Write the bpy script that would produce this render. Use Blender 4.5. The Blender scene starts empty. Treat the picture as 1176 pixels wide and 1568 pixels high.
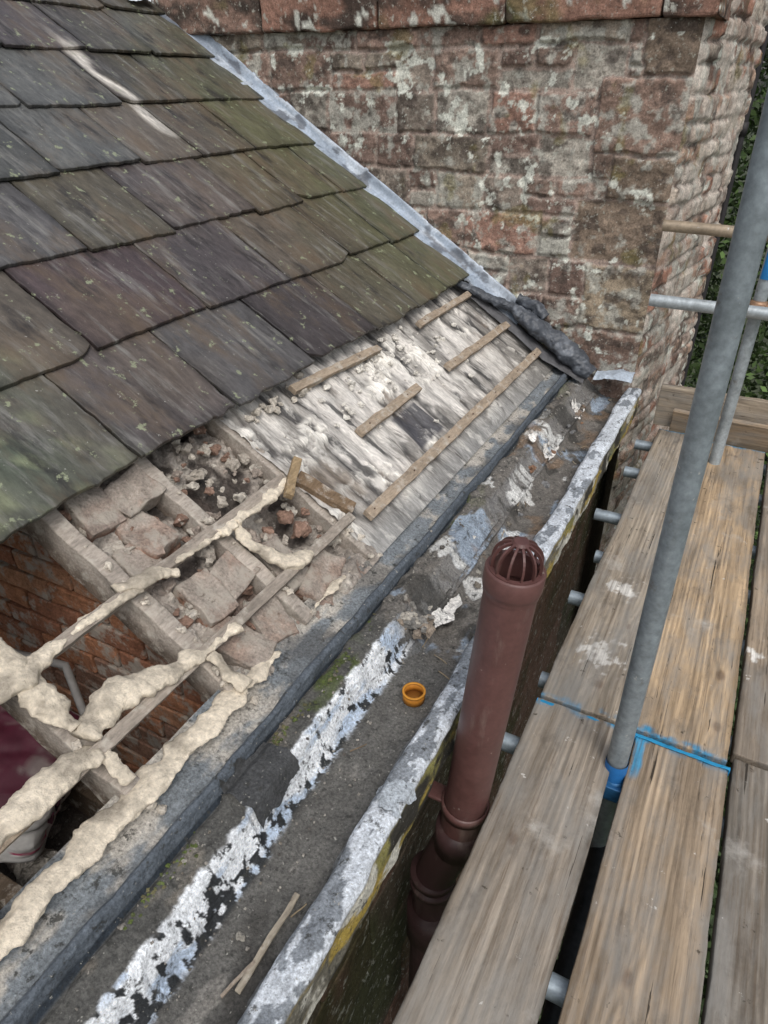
import bpy, numpy as np, math, random
from mathutils import Vector
random.seed(7); RNG=np.random.default_rng(11)
# ---------------------------------------------------------------- noise
def _h(ix,iy,iz,seed):
    h=(ix.astype(np.int64)*374761393+iy.astype(np.int64)*668265263+iz.astype(np.int64)*2147483647+seed*974634777)&0xFFFFFFFF
    h=((h^(h>>13))*1274126177)&0xFFFFFFFF
    h=((h^(h>>16))*2246822519)&0xFFFFFFFF
    h=h^(h>>15)
    return (h&0xFFFFFF)/float(0xFFFFFF)*2-1
def vn(x,y,z,seed=0):
    x,y,z=np.broadcast_arrays(np.asarray(x,float),np.asarray(y,float),np.asarray(z,float))
    fx,fy,fz=np.floor(x),np.floor(y),np.floor(z)
    tx,ty,tz=x-fx,y-fy,z-fz
    tx=tx*tx*(3-2*tx);ty=ty*ty*(3-2*ty);tz=tz*tz*(3-2*tz)
    ix,iy,iz=fx.astype(np.int64),fy.astype(np.int64),fz.astype(np.int64)
    r=0
    for a in (0,1):
        for b in (0,1):
            for c in (0,1):
                w=(tx if a else 1-tx)*(ty if b else 1-ty)*(tz if c else 1-tz)
                r=r+w*_h(ix+a,iy+b,iz+c,seed)
    return r
def fbm(x,y,z,o=4,seed=0,g=.55):
    r=0;a=1;s=0;f=1
    for i in range(o):
        r=r+a*vn(np.asarray(x)*f+i*7.3,np.asarray(y)*f+i*3.1,np.asarray(z)*f,seed+i);s+=a;a*=g;f*=2.03
    return r/s*1.5
def ss(a,b,x):
    t=np.clip((x-a)/(b-a),0,1);return t*t*(3-2*t)
def mixc(c,c2,m):
    m=np.asarray(m)[...,None];return c*(1-m)+np.asarray(c2,float)*m
# ---------------------------------------------------------------- scene helpers
def link(o,parent=None):
    bpy.context.scene.collection.objects.link(o)
    if parent: o.parent=parent
    return o
def empty(name):
    return link(bpy.data.objects.new(name,None))
def mesh_obj(name,V,F,C,mat,parent=None,smooth=False):
    V=np.ascontiguousarray(V,dtype=np.float32);F=np.ascontiguousarray(F,dtype=np.int32)
    me=bpy.data.meshes.new(name)
    me.vertices.add(len(V));me.vertices.foreach_set('co',V.ravel())
    k=F.shape[1];me.loops.add(F.size);me.loops.foreach_set('vertex_index',F.ravel())
    me.polygons.add(len(F));me.polygons.foreach_set('loop_start',np.arange(0,F.size,k,dtype=np.int32))
    me.polygons.foreach_set('loop_total',np.full(len(F),k,dtype=np.int32))
    me.update(calc_edges=True);me.validate()
    if C is not None:
        ca=me.color_attributes.new('Col','FLOAT_COLOR','POINT')
        cc=np.ones((len(V),4),dtype=np.float32);cc[:,:3]=np.clip(C,0,1);ca.data.foreach_set('color',cc.ravel())
    me.polygons.foreach_set('use_smooth',np.full(len(F),smooth))
    me.materials.append(mat)
    return link(bpy.data.objects.new(name,me),parent)
def gridF(nu,nv,off=0):
    i=np.arange(nu*nv).reshape(nu,nv)+off
    return np.stack([i[:-1,:-1],i[1:,:-1],i[1:,1:],i[:-1,1:]],-1).reshape(-1,4)
class Acc:
    def __init__(s): s.V=[];s.F=[];s.C=[];s.n=0
    def add(s,V,F,col):
        V=np.asarray(V,float);col=np.asarray(col,float)
        if col.ndim==1: col=np.tile(col,(len(V),1))
        s.V.append(V);s.F.append(np.asarray(F)+s.n);s.C.append(col);s.n+=len(V)
    def obj(s,name,mat,parent=None,smooth=False):
        return mesh_obj(name,np.concatenate(s.V),np.concatenate(s.F),np.concatenate(s.C),mat,parent,smooth)
def rbox(h,r,seg):
    def ticks(hh,n):
        rr=min(r,hh*.95)
        return np.concatenate([[-hh,-hh+.35*rr],np.linspace(-hh+rr,hh-rr,max(2,n)),[hh-.35*rr,hh]])
    T=[ticks(h[i],seg[i]) for i in range(3)]
    V=[];F=[];n=0
    for i in range(3):
        j,k=(i+1)%3,(i+2)%3
        A,B=np.meshgrid(T[j],T[k],indexing='ij')
        for s in (-1,1):
            P=np.zeros(A.shape+(3,));P[...,i]=s*h[i];P[...,j]=A;P[...,k]=B
            f=gridF(A.shape[0],A.shape[1],n)
            if s<0:f=f[:,::-1]
            V.append(P.reshape(-1,3));F.append(f);n+=A.size
    V=np.concatenate(V);F=np.concatenate(F)
    inner=np.array([max(h[i]-r,h[i]*.05) for i in range(3)])
    cl=np.clip(V,-inner,inner);d=V-cl;L=np.linalg.norm(d,axis=1,keepdims=True)
    V=np.where(L>1e-9,cl+d/np.maximum(L,1e-9)*np.minimum(L,r),V)
    return V,F
def box(acc,c,ax,dims,col,r=.004,seg=(4,4,4),amp=0,freq=20,deform=None,colf=None,seed=0):
    V,F=rbox([d/2 for d in dims],r,seg)
    if deform is not None: V=deform(V)
    ax=np.array(ax,float);W=V@ax+np.array(c,float)
    if amp>0:
        q=W*freq
        W=W+amp*np.stack([fbm(q[:,0],q[:,1],q[:,2],3,seed+k*17) for k in range(3)],1)
    cc=np.array(col,float)
    if colf is not None: cc=colf(W,V)
    acc.add(W,F,cc)
AX=np.eye(3)
def rotax(a,b,c):
    from mathutils import Euler
    return np.array(Euler((a,b,c)).to_matrix()).T
def sweep(acc,path,rad,col,ns=16,amp=0,freq=12,seed=0,flat=1.0,res=None,cap=True,colf=None):
    P=np.array(path,float)
    if res:
        seg=np.linalg.norm(np.diff(P,axis=0),axis=1);cum=np.concatenate([[0],np.cumsum(seg)])
        n=max(2,int(cum[-1]/res));t=np.linspace(0,cum[-1],n)
        rad=np.interp(t,cum,rad) if np.ndim(rad) else rad
        P=np.stack([np.interp(t,cum,P[:,k]) for k in range(3)],1)
    n=len(P);R=np.full(n,rad,float) if np.ndim(rad)==0 else np.array(rad,float)
    T=np.gradient(P,axis=0);T/=np.maximum(np.linalg.norm(T,axis=1,keepdims=True),1e-9)
    up=np.array([0,0,1.]) if abs(T[0,2])<.9 else np.array([0,1.,0])
    S=np.cross(T,up);S/=np.linalg.norm(S,axis=1,keepdims=True);U=np.cross(S,T)
    a=np.linspace(0,2*np.pi,ns,endpoint=False)
    D=S[:,None]*np.cos(a)[None,:,None]+U[:,None]*np.sin(a)[None,:,None]*flat
    W=P[:,None]+D*R[:,None,None]
    if amp>0:
        q=W*freq;d=fbm(q[...,0],q[...,1],q[...,2],5,seed)
        W=W+D*(d*amp)[...,None]
    V=W.reshape(-1,3);i=np.arange(n*ns).reshape(n,ns);j=np.roll(i,-1,1)
    F=np.stack([i[:-1],j[:-1],j[1:],i[1:]],-1).reshape(-1,4)
    if cap:
        V=np.concatenate([V,P[:1],P[-1:]]);c0,c1=n*ns,n*ns+1
        F0=[[c0,i[0,(k+2)%ns],i[0,(k+1)%ns],i[0,k]] for k in range(0,ns,2)]
        F1=[[c1,i[-1,k],i[-1,(k+1)%ns],i[-1,(k+2)%ns]] for k in range(0,ns,2)]
        F=np.concatenate([F,F0,F1])
    cc=np.array(col,float)
    if colf is not None: cc=colf(V)
    acc.add(V,F,cc)
# ---------------------------------------------------------------- materials
def mat(name,rough=.8,n=((30,.25,4),(200,.2,3)),stretch=(1,1,1),bump=.3,bdist=.004,specks=(),metal=0,base=None,spec=.35,bscale=120,rvar=0):
    m=bpy.data.materials.new(name);m.use_nodes=True;nt=m.node_tree;N=nt.nodes;L=nt.links
    b=N['Principled BSDF'];b.inputs['Metallic'].default_value=metal;b.inputs['Roughness'].default_value=rough
    b.inputs['Specular IOR Level'].default_value=spec
    tc=N.new('ShaderNodeTexCoord');mp=N.new('ShaderNodeMapping');mp.inputs['Scale'].default_value=stretch
    L.new(tc.outputs['Object'],mp.inputs['Vector'])
    if base is None:
        at=N.new('ShaderNodeAttribute');at.attribute_name='Col';col=at.outputs['Color']
    else:
        rg=N.new('ShaderNodeRGB');rg.outputs[0].default_value=(*base,1);col=rg.outputs[0]
    first=None
    for sc,amt,det in n:
        t=N.new('ShaderNodeTexNoise');t.inputs['Scale'].default_value=sc;t.inputs['Detail'].default_value=det
        t.inputs['Roughness'].default_value=.65
        L.new(mp.outputs[0],t.inputs['Vector'])
        r=N.new('ShaderNodeMapRange');r.inputs['From Min'].default_value=.3;r.inputs['From Max'].default_value=.7
        r.inputs['To Min'].default_value=1-amt;r.inputs['To Max'].default_value=1+amt
        L.new(t.outputs['Fac'],r.inputs['Value'])
        v=N.new('ShaderNodeVectorMath');v.operation='SCALE';L.new(col,v.inputs[0]);L.new(r.outputs[0],v.inputs['Scale']);col=v.outputs[0]
        if first is None:first=t
    for sp in specks:
        c,sc,lo,hi,det=sp[:5];fac=sp[6] if len(sp)>6 else 1
        t=N.new('ShaderNodeTexNoise');t.inputs['Scale'].default_value=sc;t.inputs['Detail'].default_value=det;t.inputs['Roughness'].default_value=.68
        if len(sp)>5 and sp[5]:
            m2=N.new('ShaderNodeMapping');m2.inputs['Scale'].default_value=sp[5];m2.inputs['Location'].default_value=(sc*.37,lo*9,hi*5);L.new(tc.outputs['Object'],m2.inputs['Vector']);L.new(m2.outputs[0],t.inputs['Vector'])
        else: L.new(tc.outputs['Object'],t.inputs['Vector'])
        r=N.new('ShaderNodeMapRange');r.inputs['From Min'].default_value=lo;r.inputs['From Max'].default_value=hi;r.inputs['To Max'].default_value=fac
        L.new(t.outputs['Fac'],r.inputs['Value'])
        x=N.new('ShaderNodeMix');x.data_type='RGBA';L.new(r.outputs[0],x.inputs['Factor']);L.new(col,x.inputs['A']);x.inputs['B'].default_value=(*c,1);col=x.outputs['Result']
    L.new(col,b.inputs['Base Color'])
    if bump>0:
        t=N.new('ShaderNodeTexNoise');t.inputs['Scale'].default_value=bscale;t.inputs['Detail'].default_value=6;t.inputs['Roughness'].default_value=.7
        L.new(mp.outputs[0],t.inputs['Vector'])
        bp=N.new('ShaderNodeBump');bp.inputs['Strength'].default_value=bump;bp.inputs['Distance'].default_value=bdist
        L.new(t.outputs['Fac'],bp.inputs['Height']);L.new(bp.outputs[0],b.inputs['Normal'])
    if rvar:
        r=N.new('ShaderNodeMapRange');r.inputs['From Min'].default_value=.35;r.inputs['From Max'].default_value=.65
        r.inputs['To Min'].default_value=rough-rvar;r.inputs['To Max'].default_value=rough+rvar
        L.new(first.outputs['Fac'],r.inputs['Value']);L.new(r.outputs[0],b.inputs['Roughness'])
    return m
M_stone=mat('sandstone',.95,((25,.35,6),(140,.4,5)),bump=.8,bdist=.005,specks=(((.06,.048,.04),30,.57,.70,7,None,.7),((.46,.46,.40),34,.57,.66,8,None,.75),((.68,.69,.63),75,.65,.70,5)),bscale=90,spec=.15)
M_slate=mat('slate',.48,((7,.25,6),(45,.32,7)),stretch=(.5,1.3,.5),bump=.5,bdist=.003,specks=(
  ((.25,.245,.23),11,.53,.70,9,(.35,2.2,.35),.65),((.14,.10,.065),5,.50,.66,8,(.5,1.2,.5),.55),((.022,.020,.020),9,.55,.66,9,(.4,1.3,.4),.8),
  ((.28,.31,.20),24,.61,.65,8,None,.75),((.50,.50,.46),80,.67,.71,5,None,.7)),bscale=70,rvar=.12,spec=.4)
M_lead=mat('lead',.5,((12,.22,5),(90,.2,4)),bump=.4,bdist=.003,specks=(((.10,.11,.12),40,.60,.72,7,None,.8),),bscale=60,spec=.5)
M_gut=mat('gutter_lead_paint',.75,((20,.22,6),(160,.45,5)),bump=.9,bdist=.006,specks=(((.04,.04,.036),45,.57,.64,8,None,.85),((.40,.39,.35),100,.64,.69,5)),bscale=130)
M_lime=mat('lime_dust',.95,((18,.25,6),(120,.35,5)),bump=.9,bdist=.007,specks=(((.09,.075,.065),45,.58,.70,7,None,.8),((.62,.59,.54),60,.62,.70,6,None,.7)),bscale=80,spec=.1)
M_board=mat('limewashed_boarding',.92,((14,.22,7),(110,.35,6)),stretch=(.35,1.5,.35),bump=.7,bdist=.005,specks=(((.08,.072,.066),16,.55,.68,9,(.35,2.2,.35),.8),((.64,.62,.58),14,.54,.66,9,(.6,1.4,.6),.8)),bscale=60,spec=.12)
M_foam=mat('spray_foam',.9,((15,.2,5),(90,.25,5)),bump=.9,bdist=.008,specks=(((.30,.26,.20),30,.56,.70,7,None,.65),((.12,.10,.08),70,.66,.74,5,None,.7)),bscale=70,spec=.1)
def woodmat(name,lx):
    s=lambda a,b:(a,b,a) if not lx else (b,a,a)
    return mat(name,.88,((3,.2,5),(7,.35,9)),stretch=s(9,.45),bump=.8,bdist=.003,specks=(
      ((.13,.098,.07),9,.50,.64,9,s(16,.35),.7),((.27,.26,.24),4,.44,.62,9,s(3,.8),.65),((.085,.072,.06),5,.56,.74,9,s(2.2,1.2),.7),((.03,.025,.02),7,.655,.672,4,s(9,.22),.9),((.05,.04,.03),22,.64,.68,8,None,.8),((.60,.58,.54),26,.67,.70,8,None,.8),((.50,.48,.44),4.5,.60,.72,9,None,.6)),bscale=12,spec=.15)
M_wood=woodmat('weathered_timber',False)
M_bat=mat('batten_timber',.9,((6,.25,5),(40,.3,6)),stretch=(4,1,4),bump=.7,bdist=.004,specks=(((.50,.46,.40),24,.52,.66,8,None,.8),((.10,.075,.06),30,.62,.72,7,None,.8)),bscale=40,spec=.15)
M_brick=mat('old_brick',.95,((25,.3,5),(150,.3,4)),bump=1,bdist=.006,specks=(((.40,.36,.31),18,.50,.60,8,None,.9),((.10,.07,.05),40,.62,.70,6,None,.8)),bscale=90,spec=.1)
M_galv=mat('galvanised_steel',.45,((9,.2,6),(60,.25,5)),bump=.25,bdist=.001,specks=(((.58,.58,.56),40,.66,.72,5,None,.8),((.15,.12,.09),14,.60,.70,8,None,.75),((.03,.20,.42),5,.67,.69,7,None,.7)),metal=.35,bscale=150,spec=.5,rvar=.1)
M_pvc=mat('brown_pvc',.42,((8,.15,6),(70,.15,5)),bump=.08,bdist=.001,specks=(((.24,.19,.165),9,.56,.74,9,(2,2,.5),.6),((.40,.34,.30),50,.68,.72,5,None,.6)),spec=.45,rvar=.08)
M_dark=mat('dark_plastic',.6,((20,.2,3),),bump=.1,bdist=.002)
M_leaf=mat('leaves',.6,((3,.3,3),),bump=0)
M_ground=mat('ground_soil_grass',.95,((.8,.35,6),(12,.4,6)),bump=.5,bdist=.05,base=(.045,.055,.028),bscale=8)
# ---------------------------------------------------------------- roof frame
TH=math.atan(.634);ct,st=math.cos(TH),math.sin(TH)
U=np.array([-ct,0,st]);Vy=np.array([0,1.,0]);Nn=np.array([st,0,ct])
def R(x,y,o=0): return np.array([x,y,-1.606-.634*x])+o*Nn
def Rz(x): return -1.606-.634*x
YW=3.25
roof=empty('slate_roof')
A=Acc();gx=.283
pal=[(.074,.064,.064),(.060,.052,.054),(.088,.075,.062),(.070,.067,.068),(.096,.084,.072),(.062,.046,.048),(.078,.080,.078),(.052,.048,.05),(.085,.076,.058)]
Lsl=.45;th=.013
for k in range(0,10):
    xk=-1.25-gx*k
    y=-.9+(.21 if k%2 else 0)+random.uniform(-.05,.05)
    if k==0: ys=[-.6,-.22,.17,.60,1.04,1.41,1.82,2.24,2.60,2.92,3.2]
    else:
        ys=[y]
        while ys[-1]<3.2-.2: ys.append(ys[-1]+random.uniform(.31,.47))
        ys[-1]=3.2
        if ys[-1]-ys[-2]<.16: ys.pop(-2)
    for a,b in zip(ys[:-1],ys[1:]):
        w=b-a-.006;cy=(a+b)/2;sd=random.randint(0,9999)
        g=random.choice(pal);g=np.array(g)*random.uniform(.78,1.3)
        tail=random.uniform(-.010,.010);skew=random.uniform(-.014,.014)
        chip=random.random();cs=random.choice((-1,1));ca=random.uniform(.015,.05)
        lift=random.uniform(0,.005)
        def df(V,w=w,sd=sd,skew=skew,chip=chip,cs=cs,ca=ca,k=k):
            V=V.copy();t=np.clip((-V[:,1])/(Lsl/2),0,1)**2
            V[:,1]+=t*((.004 if k else .008)*fbm(V[:,0]*(60 if k else 25),sd,0,4,sd)+skew*V[:,0]/w)
            if chip<.45:
                e=np.clip(1-(w/2-cs*V[:,0])/ca/1.6,0,1)
                V[:,1]+=e*ca*.8*(V[:,1]<-Lsl/2+.02)
            V[:,0]+=.003*fbm(V[:,1]*30,sd,3,3,sd)
            V[:,2]+=.004*fbm(V[:,0]*4,V[:,1]*4,sd,2,sd)
            return V
        def cf(W,V,g=g,sd=sd):
            c=np.tile(g,(len(W),1));x,y=W[:,0],W[:,1]
            near=ss(1.25,.5,y+.25*fbm(x*3,y*3,0,2,4))*ss(-2.0,-1.4,x)*ss(-.7,.1,fbm(y*7,x*7,1,4,41));c=mixc(c,(.050,.076,.052),near*.9)
            c=mixc(c,(.26,.29,.17),near*ss(.2,.45,fbm(y*22,x*22,3,4,43))*.8)
            wall=ss(2.2,3.0,y+.14*fbm(x*5,y*5,2,3,9))*ss(-3.4,-2.2,x+.3*fbm(x*2,y*2,7,2,3));c=mixc(c,(.095,.100,.048),wall*.75)
            mid=ss(.0,.7,fbm(y*2.2,x*2.2,5,3,35));c=mixc(c,(.115,.088,.062),mid*.45)
            stt=ss(.05,.02,np.abs(y-2.33+.02*fbm(x*5,y,0,2,2)))*ss(-2.05,-2.3,x)*ss(-2.8,-2.6,x);c=mixc(c,(.66,.62,.56),stt*ss(-.5,.2,fbm(y*20,x*8,2,3,8))*.9)
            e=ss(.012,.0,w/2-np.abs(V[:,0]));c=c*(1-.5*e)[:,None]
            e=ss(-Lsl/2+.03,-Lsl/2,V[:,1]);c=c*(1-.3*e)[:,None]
            return c
        mid=np.array([xk+tail,cy,Rz(xk+tail)])+U*(Lsl/2)
        tilt=-.021/Lsl
        ux=U+Nn*tilt;ux/=np.linalg.norm(ux);nx=Nn-U*tilt;nx/=np.linalg.norm(nx)
        c=mid+Nn*(.042+lift)
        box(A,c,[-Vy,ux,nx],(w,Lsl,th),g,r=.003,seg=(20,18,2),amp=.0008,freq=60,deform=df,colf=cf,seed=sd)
A.obj('slates',M_slate,roof)
A=Acc()
for i in range(12):
    x0=-1.34-.2*i
    box(A,R(x0-.1,1.2,-.012),[-Vy,U,Nn],(4.1,.225,.018),(.05,.045,.04),r=.003,seg=(30,3,2),amp=.002)  # sarking coloured dark, added as shade behind the slate gaps
A.obj('dark_sarking_backing',M_bat,roof)
A=Acc()
for yy in (-.1,.2,.5,.80,1.08,1.39):
    xa,xb=-2.6,-.77;Ln=(xb-xa)/ct
    def cf(W,V):
        s=fbm(W[:,0]*6,W[:,1]*30,W[:,2]*6,4,3);c=np.tile((.34,.30,.26),(len(W),1))*(1+.3*s)[:,None]
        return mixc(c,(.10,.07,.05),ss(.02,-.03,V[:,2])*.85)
    box(A,R((xa+xb)/2,yy,-.052),[-Vy,U,Nn],(.042,Ln,.095),(0,0,0),r=.004,seg=(3,70,4),amp=.005,freq=16,colf=cf)
A.obj('rafters',M_bat,roof)
A=Acc();bc=(.33,.265,.20)
def batten(xa,ya,yb,w=.034,h=.02,o=.012,xb=None,col=bc):
    xb=xa if xb is None else xb
    p=R(xa,ya,o);q=R(xb,yb,o);d=q-p;L=np.linalg.norm(d);d/=L;n=Nn-d*np.dot(Nn,d);n/=np.linalg.norm(n)
    box(A,(p+q)/2,[d,np.cross(n,d),n],(L,w,h),col,r=.002,seg=(max(4,int(L/.02)),4,2),amp=.003,freq=14)
batten(-.842,1.47,3.19,w=.036,o=.020);batten(-1.022,1.74,2.18,o=.020);batten(-1.015,2.44,3.17,o=.020,xb=-1.006)
batten(-1.225,1.67,2.2,o=.022,w=.03,xb=-1.2);batten(-1.2,2.55,3.1,o=.02,w=.03)
batten(-.87,.30,1.43,w=.028,col=(.30,.26,.22));batten(-1.045,-.2,1.36,w=.028,col=(.30,.26,.22));batten(-.87,-.3,.35,w=.028)
batten(-1.0,1.30,1.43,w=.026,o=.035,xb=-1.06,col=(.30,.22,.13))
batten(-1.03,1.40,1.46,w=.045,o=.01,xb=-.88,col=(.2,.14,.09))
A.obj('battens',M_bat,roof)
A=Acc()
for xx,y0,y1 in ((-.842,1.5,3.15),(-1.015,2.5,3.1),(-1.022,1.8,2.15),(-1.2,2.6,3.0)):
    y=y0
    while y<y1:
        p=R(xx,y,.028);sweep(A,[p,p+Nn*.006],.0022,(.10,.06,.04),ns=8);y+=random.uniform(.18,.34)
A.obj('slate_nails',M_dark,roof)
# eaves boarding
ny,nx=700,200
Y,X=np.meshgrid(np.linspace(1.385,3.235,ny),np.linspace(-1.40,-.755,nx),indexing='ij')
ph=Y/.098+.8*fbm(Y*2,X*2,0,3,4)+.5*X
rip=np.sin(2*np.pi*ph);h=.0065*rip*ss(-.80,-.88,X)+.007*fbm(Y*9,X*6,0,5,8)
lump=ss(.25,.8,fbm(Y*10,X*10,4,4,15)+.6*np.exp(-((Y-2.25)/.30)**2-((X+1.12)/.10)**2)+.35*np.exp(-((Y-1.75)/.2)**2-((X+1.1)/.08)**2))
lump2=lump*ss(.0,.4,fbm(Y*40,X*40,2,3,6)+.4);h+=.013*lump2
c=np.tile((.285,.27,.25),Y.shape+(1,))*(1+.3*fbm(Y*40,X*5,0,4,2))[...,None]
c=mixc(c,(.072,.070,.070),ss(-.05,-.85,rip+1.2*fbm(Y*16,X*5,1,5,12))*ss(-.80,-.9,X)*.9)  # dark felt in the troughs, with ripple shadow painted into the colour
c=mixc(c,(.20,.155,.115),ss(.1,.6,fbm(Y*6,X*6,9,4,16))*.5)
c=mixc(c,(.64,.61,.57),ss(.0,.4,fbm(Y*12,X*5,5,6,22)+.35*np.exp(-((Y-2.0)/.55)**2)*ss(-.90,-1.0,X))*.85*ss(-.8,.1,rip+.7))
c=mixc(c,(.76,.73,.67),lump2)
c=mixc(c,(.24,.24,.235),ss(-.86,-.78,X)*.8)
wet=ss(2.5,3.1,Y)*ss(-1.0,-.85,X);c=mixc(c,(.15,.14,.125),wet*.65)
sq=(ss(1.93,1.945,Y)*ss(2.13,2.115,Y))*(ss(-1.01,-.995,X)*ss(-.87,-.885,X));c=mixc(c,(.07,.07,.08),sq*.9)
for (sx0,sy0,sx1,sy1) in ((-1.18,1.75,-.9,1.79),(-1.1,1.62,-.88,1.66),(-1.2,2.25,-1.05,2.29),(-1.15,2.9,-1.03,2.97),(-1.0,2.6,-.86,2.64)):
    q=fbm(Y*30,X*10,0,4,int(sy0*100))*.02
    sq=ss(sy0,sy0+.01,Y+q)*ss(sy1,sy1-.01,Y+q)*ss(sx0,sx0+.04,X)*ss(sx1,sx1-.04,X);c=mixc(c,(.045,.045,.047),sq*.85)
P=np.stack([X+st*h,Y,Rz(X)+ct*h-.004],-1)
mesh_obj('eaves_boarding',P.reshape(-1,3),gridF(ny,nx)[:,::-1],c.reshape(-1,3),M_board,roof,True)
# rubble between rafters
ny,nx=230,230
Y,X=np.meshgrid(np.linspace(.80,1.40,ny),np.linspace(-1.42,-.75,nx),indexing='ij')
f1=fbm(Y*9,X*9,0,6,81);h=-.060+.036*f1+.016*fbm(Y*30,X*30,0,4,82)
bowl=np.exp(-((Y-1.25)/.09)**2-((X+.98)/.08)**2);h-=.05*bowl
h+=.03*ss(-.84,-.78,X)
c=np.tile((.33,.295,.26),Y.shape+(1,))*(1+.35*fbm(Y*20,X*20,1,5,83))[...,None]
c=mixc(c,(.56,.52,.46),ss(.15,.6,fbm(Y*9,X*9,3,4,84)+.5*bowl)*.8);c=mixc(c,(.23,.14,.105),ss(.3,.6,fbm(Y*7,X*7,6,4,85))*.6)
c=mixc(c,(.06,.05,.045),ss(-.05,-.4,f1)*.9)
P=np.stack([X+st*h,Y,Rz(X)+ct*h],-1)
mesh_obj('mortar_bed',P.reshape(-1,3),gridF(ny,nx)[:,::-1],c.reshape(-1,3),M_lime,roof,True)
A=Acc()
def brick(x,y,o,rz,dims=(.11,.20,.065),col=(.30,.16,.11),tilt=0,sd=0):
    a=rotax(tilt,0,rz);ax=a@np.array([-Vy,U,Nn])
    def cf(W,V):
        c=np.tile(col,(len(W),1));m=ss(-.35,.1,fbm(W[:,0]*14,W[:,1]*14,W[:,2]*14,4,sd))
        m=np.maximum(m,ss(.005,.03,V[:,2])*.7)
        return mixc(c,(.35,.315,.275),m*.88)
    box(A,R(x,y,o),ax,dims,col,r=.005,seg=(7,9,5),amp=.007,freq=26,colf=cf,seed=sd)
for b in ((-1.235,.89,-.035,.08),(-1.13,.95,-.045,-.1),(-1.22,1.0,-.03,1.5),(-1.09,.88,-.055,.2),(-.95,.93,-.04,.1),(-.955,1.02,-.04,1.4),(-.84,.90,-.045,-.2),
          (-.83,1.0,-.04,.3),(-.9,1.16,-.045,.1),(-.82,1.22,-.04,1.2)):
    brick(*b,col=random.choice([(.28,.14,.09),(.22,.13,.10),(.30,.17,.12)]),tilt=random.uniform(-.15,.15),sd=random.randint(0,999),dims=(.095,random.uniform(.1,.16),.06))
A.obj('loose_bricks',M_brick,roof)
# foam
A=Acc()
fc=(.70,.62,.50)
def fcol(V):
    c=np.tile(fc,(len(V),1));n1=fbm(V[:,0]*14,V[:,1]*14,V[:,2]*14,4,55);c=c*(1+.15*n1)[:,None]
    return mixc(c,(.33,.29,.235),ss(.1,.5,fbm(V[:,0]*11,V[:,1]*11,V[:,2]*11,5,56))*.75)
def foam(pts,r,amp=.017,sd=0,flat=.5,o=.018,s=.58):
    rr=np.array(r)*s
    sweep(A,[R(x,y,o+(p[0] if p else 0)) for x,y,*p in pts],rr,fc,ns=28,amp=amp,freq=26,seed=sd*5,flat=flat,res=.005,colf=fcol)
foam([(-1.05,-.2),(-1.05,.3),(-1.04,.5),(-1.05,.62),(-1.045,.80)],[.028,.035,.052,.018,.034],sd=1)
foam([(-1.06,.76),(-1.045,.86),(-1.02,.9)],[.035,.040,.014],sd=2)
foam([(-1.04,.9),(-1.035,1.0),(-1.03,1.08)],[.006,.010,.024],sd=21)
foam([(-.87,-.3),(-.88,.2),(-.885,.42),(-.865,.5)],[.03,.035,.055,.04],sd=3)
foam([(-.90,.5),(-.915,.58),(-.89,.7),(-.87,.80),(-.865,.9)],[.04,.068,.05,.024,.010],sd=4,amp=.020)
foam([(-1.2,.5),(-1.1,.5),(-1.0,.5),(-.92,.5)],[.02,.035,.050,.03],sd=5)
foam([(-1.2,.2),(-1.1,.2),(-1.0,.2),(-.8,.2)],[.02,.035,.045,.03],sd=15)
foam([(-.86,.5),(-.8,.5)],[.028,.024],sd=6)
foam([(-.86,.8),(-.80,.8),(-.77,.8)],[.02,.03,.036],sd=7)
foam([(-1.03,1.06),(-1.03,1.12),(-.98,1.10),(-.92,1.12),(-.88,1.15),(-.875,1.22)],[.034,.040,.020,.024,.056,.018],sd=8)
foam([(-1.03,1.12),(-1.03,1.25),(-1.035,1.36)],[.03,.034,.018],sd=12)
foam([(-.785,-.4),(-.785,.0),(-.78,.4),(-.775,.7),(-.775,.86),(-.77,.94)],[.040,.042,.036,.038,.028,.01],amp=.018,sd=9,flat=.3,o=-.002,s=.8)
foam([(-.78,1.1),(-.785,1.2),(-.78,1.28)],[.01,.03,.008],sd=10,flat=.5,o=0)
A.obj('spray_foam',M_foam,roof,True)
A=Acc()
def chunk(c,s,col,sd,amp=.5,flat=.6):
    a=rotax(random.uniform(-.5,.5),random.uniform(-.5,.5),random.uniform(0,6))
    s=np.array([s,s*random.uniform(.6,1.1),s*flat])
    box(A,c,a,s,col,r=s.min()*.3,seg=(5,5,4),amp=s.min()*amp,freq=1.0/s.max()*1.8,seed=sd)
for i in range(90):
    y=random.gauss(2.2,.33);x=random.gauss(-1.12,.07)
    if 1.45<y<3.15 and -1.24<x<-.8: chunk(R(x,y,.008),random.uniform(.005,.024),(.72,.69,.63),i)
for i in range(190):
    y=random.uniform(.84,1.4);x=random.uniform(-1.28,-.79);chunk(R(x,y,-.035),random.choice([random.uniform(.006,.018),random.uniform(.015,.045)]),random.choice([(.40,.36,.31),(.33,.28,.24),(.5,.46,.4),(.26,.17,.13)]),i+100)
for i in range(20):
    chunk(R(random.uniform(-1.27,-1.2),random.uniform(1.4,1.8),.01),random.uniform(.010,.035),(.5,.46,.4),i+300)
for i in range(60):
    xx=random.choice([-.80,-.86,-1.0,-1.1]);yy=random.choice([.8,1.08,.5,1.39]);chunk(R(xx+random.uniform(-.08,.08),yy+random.uniform(-.015,.015),.0),random.uniform(.006,.02),(.55,.5,.43),i+400)
A.obj('mortar_lumps',M_lime,roof)
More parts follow.
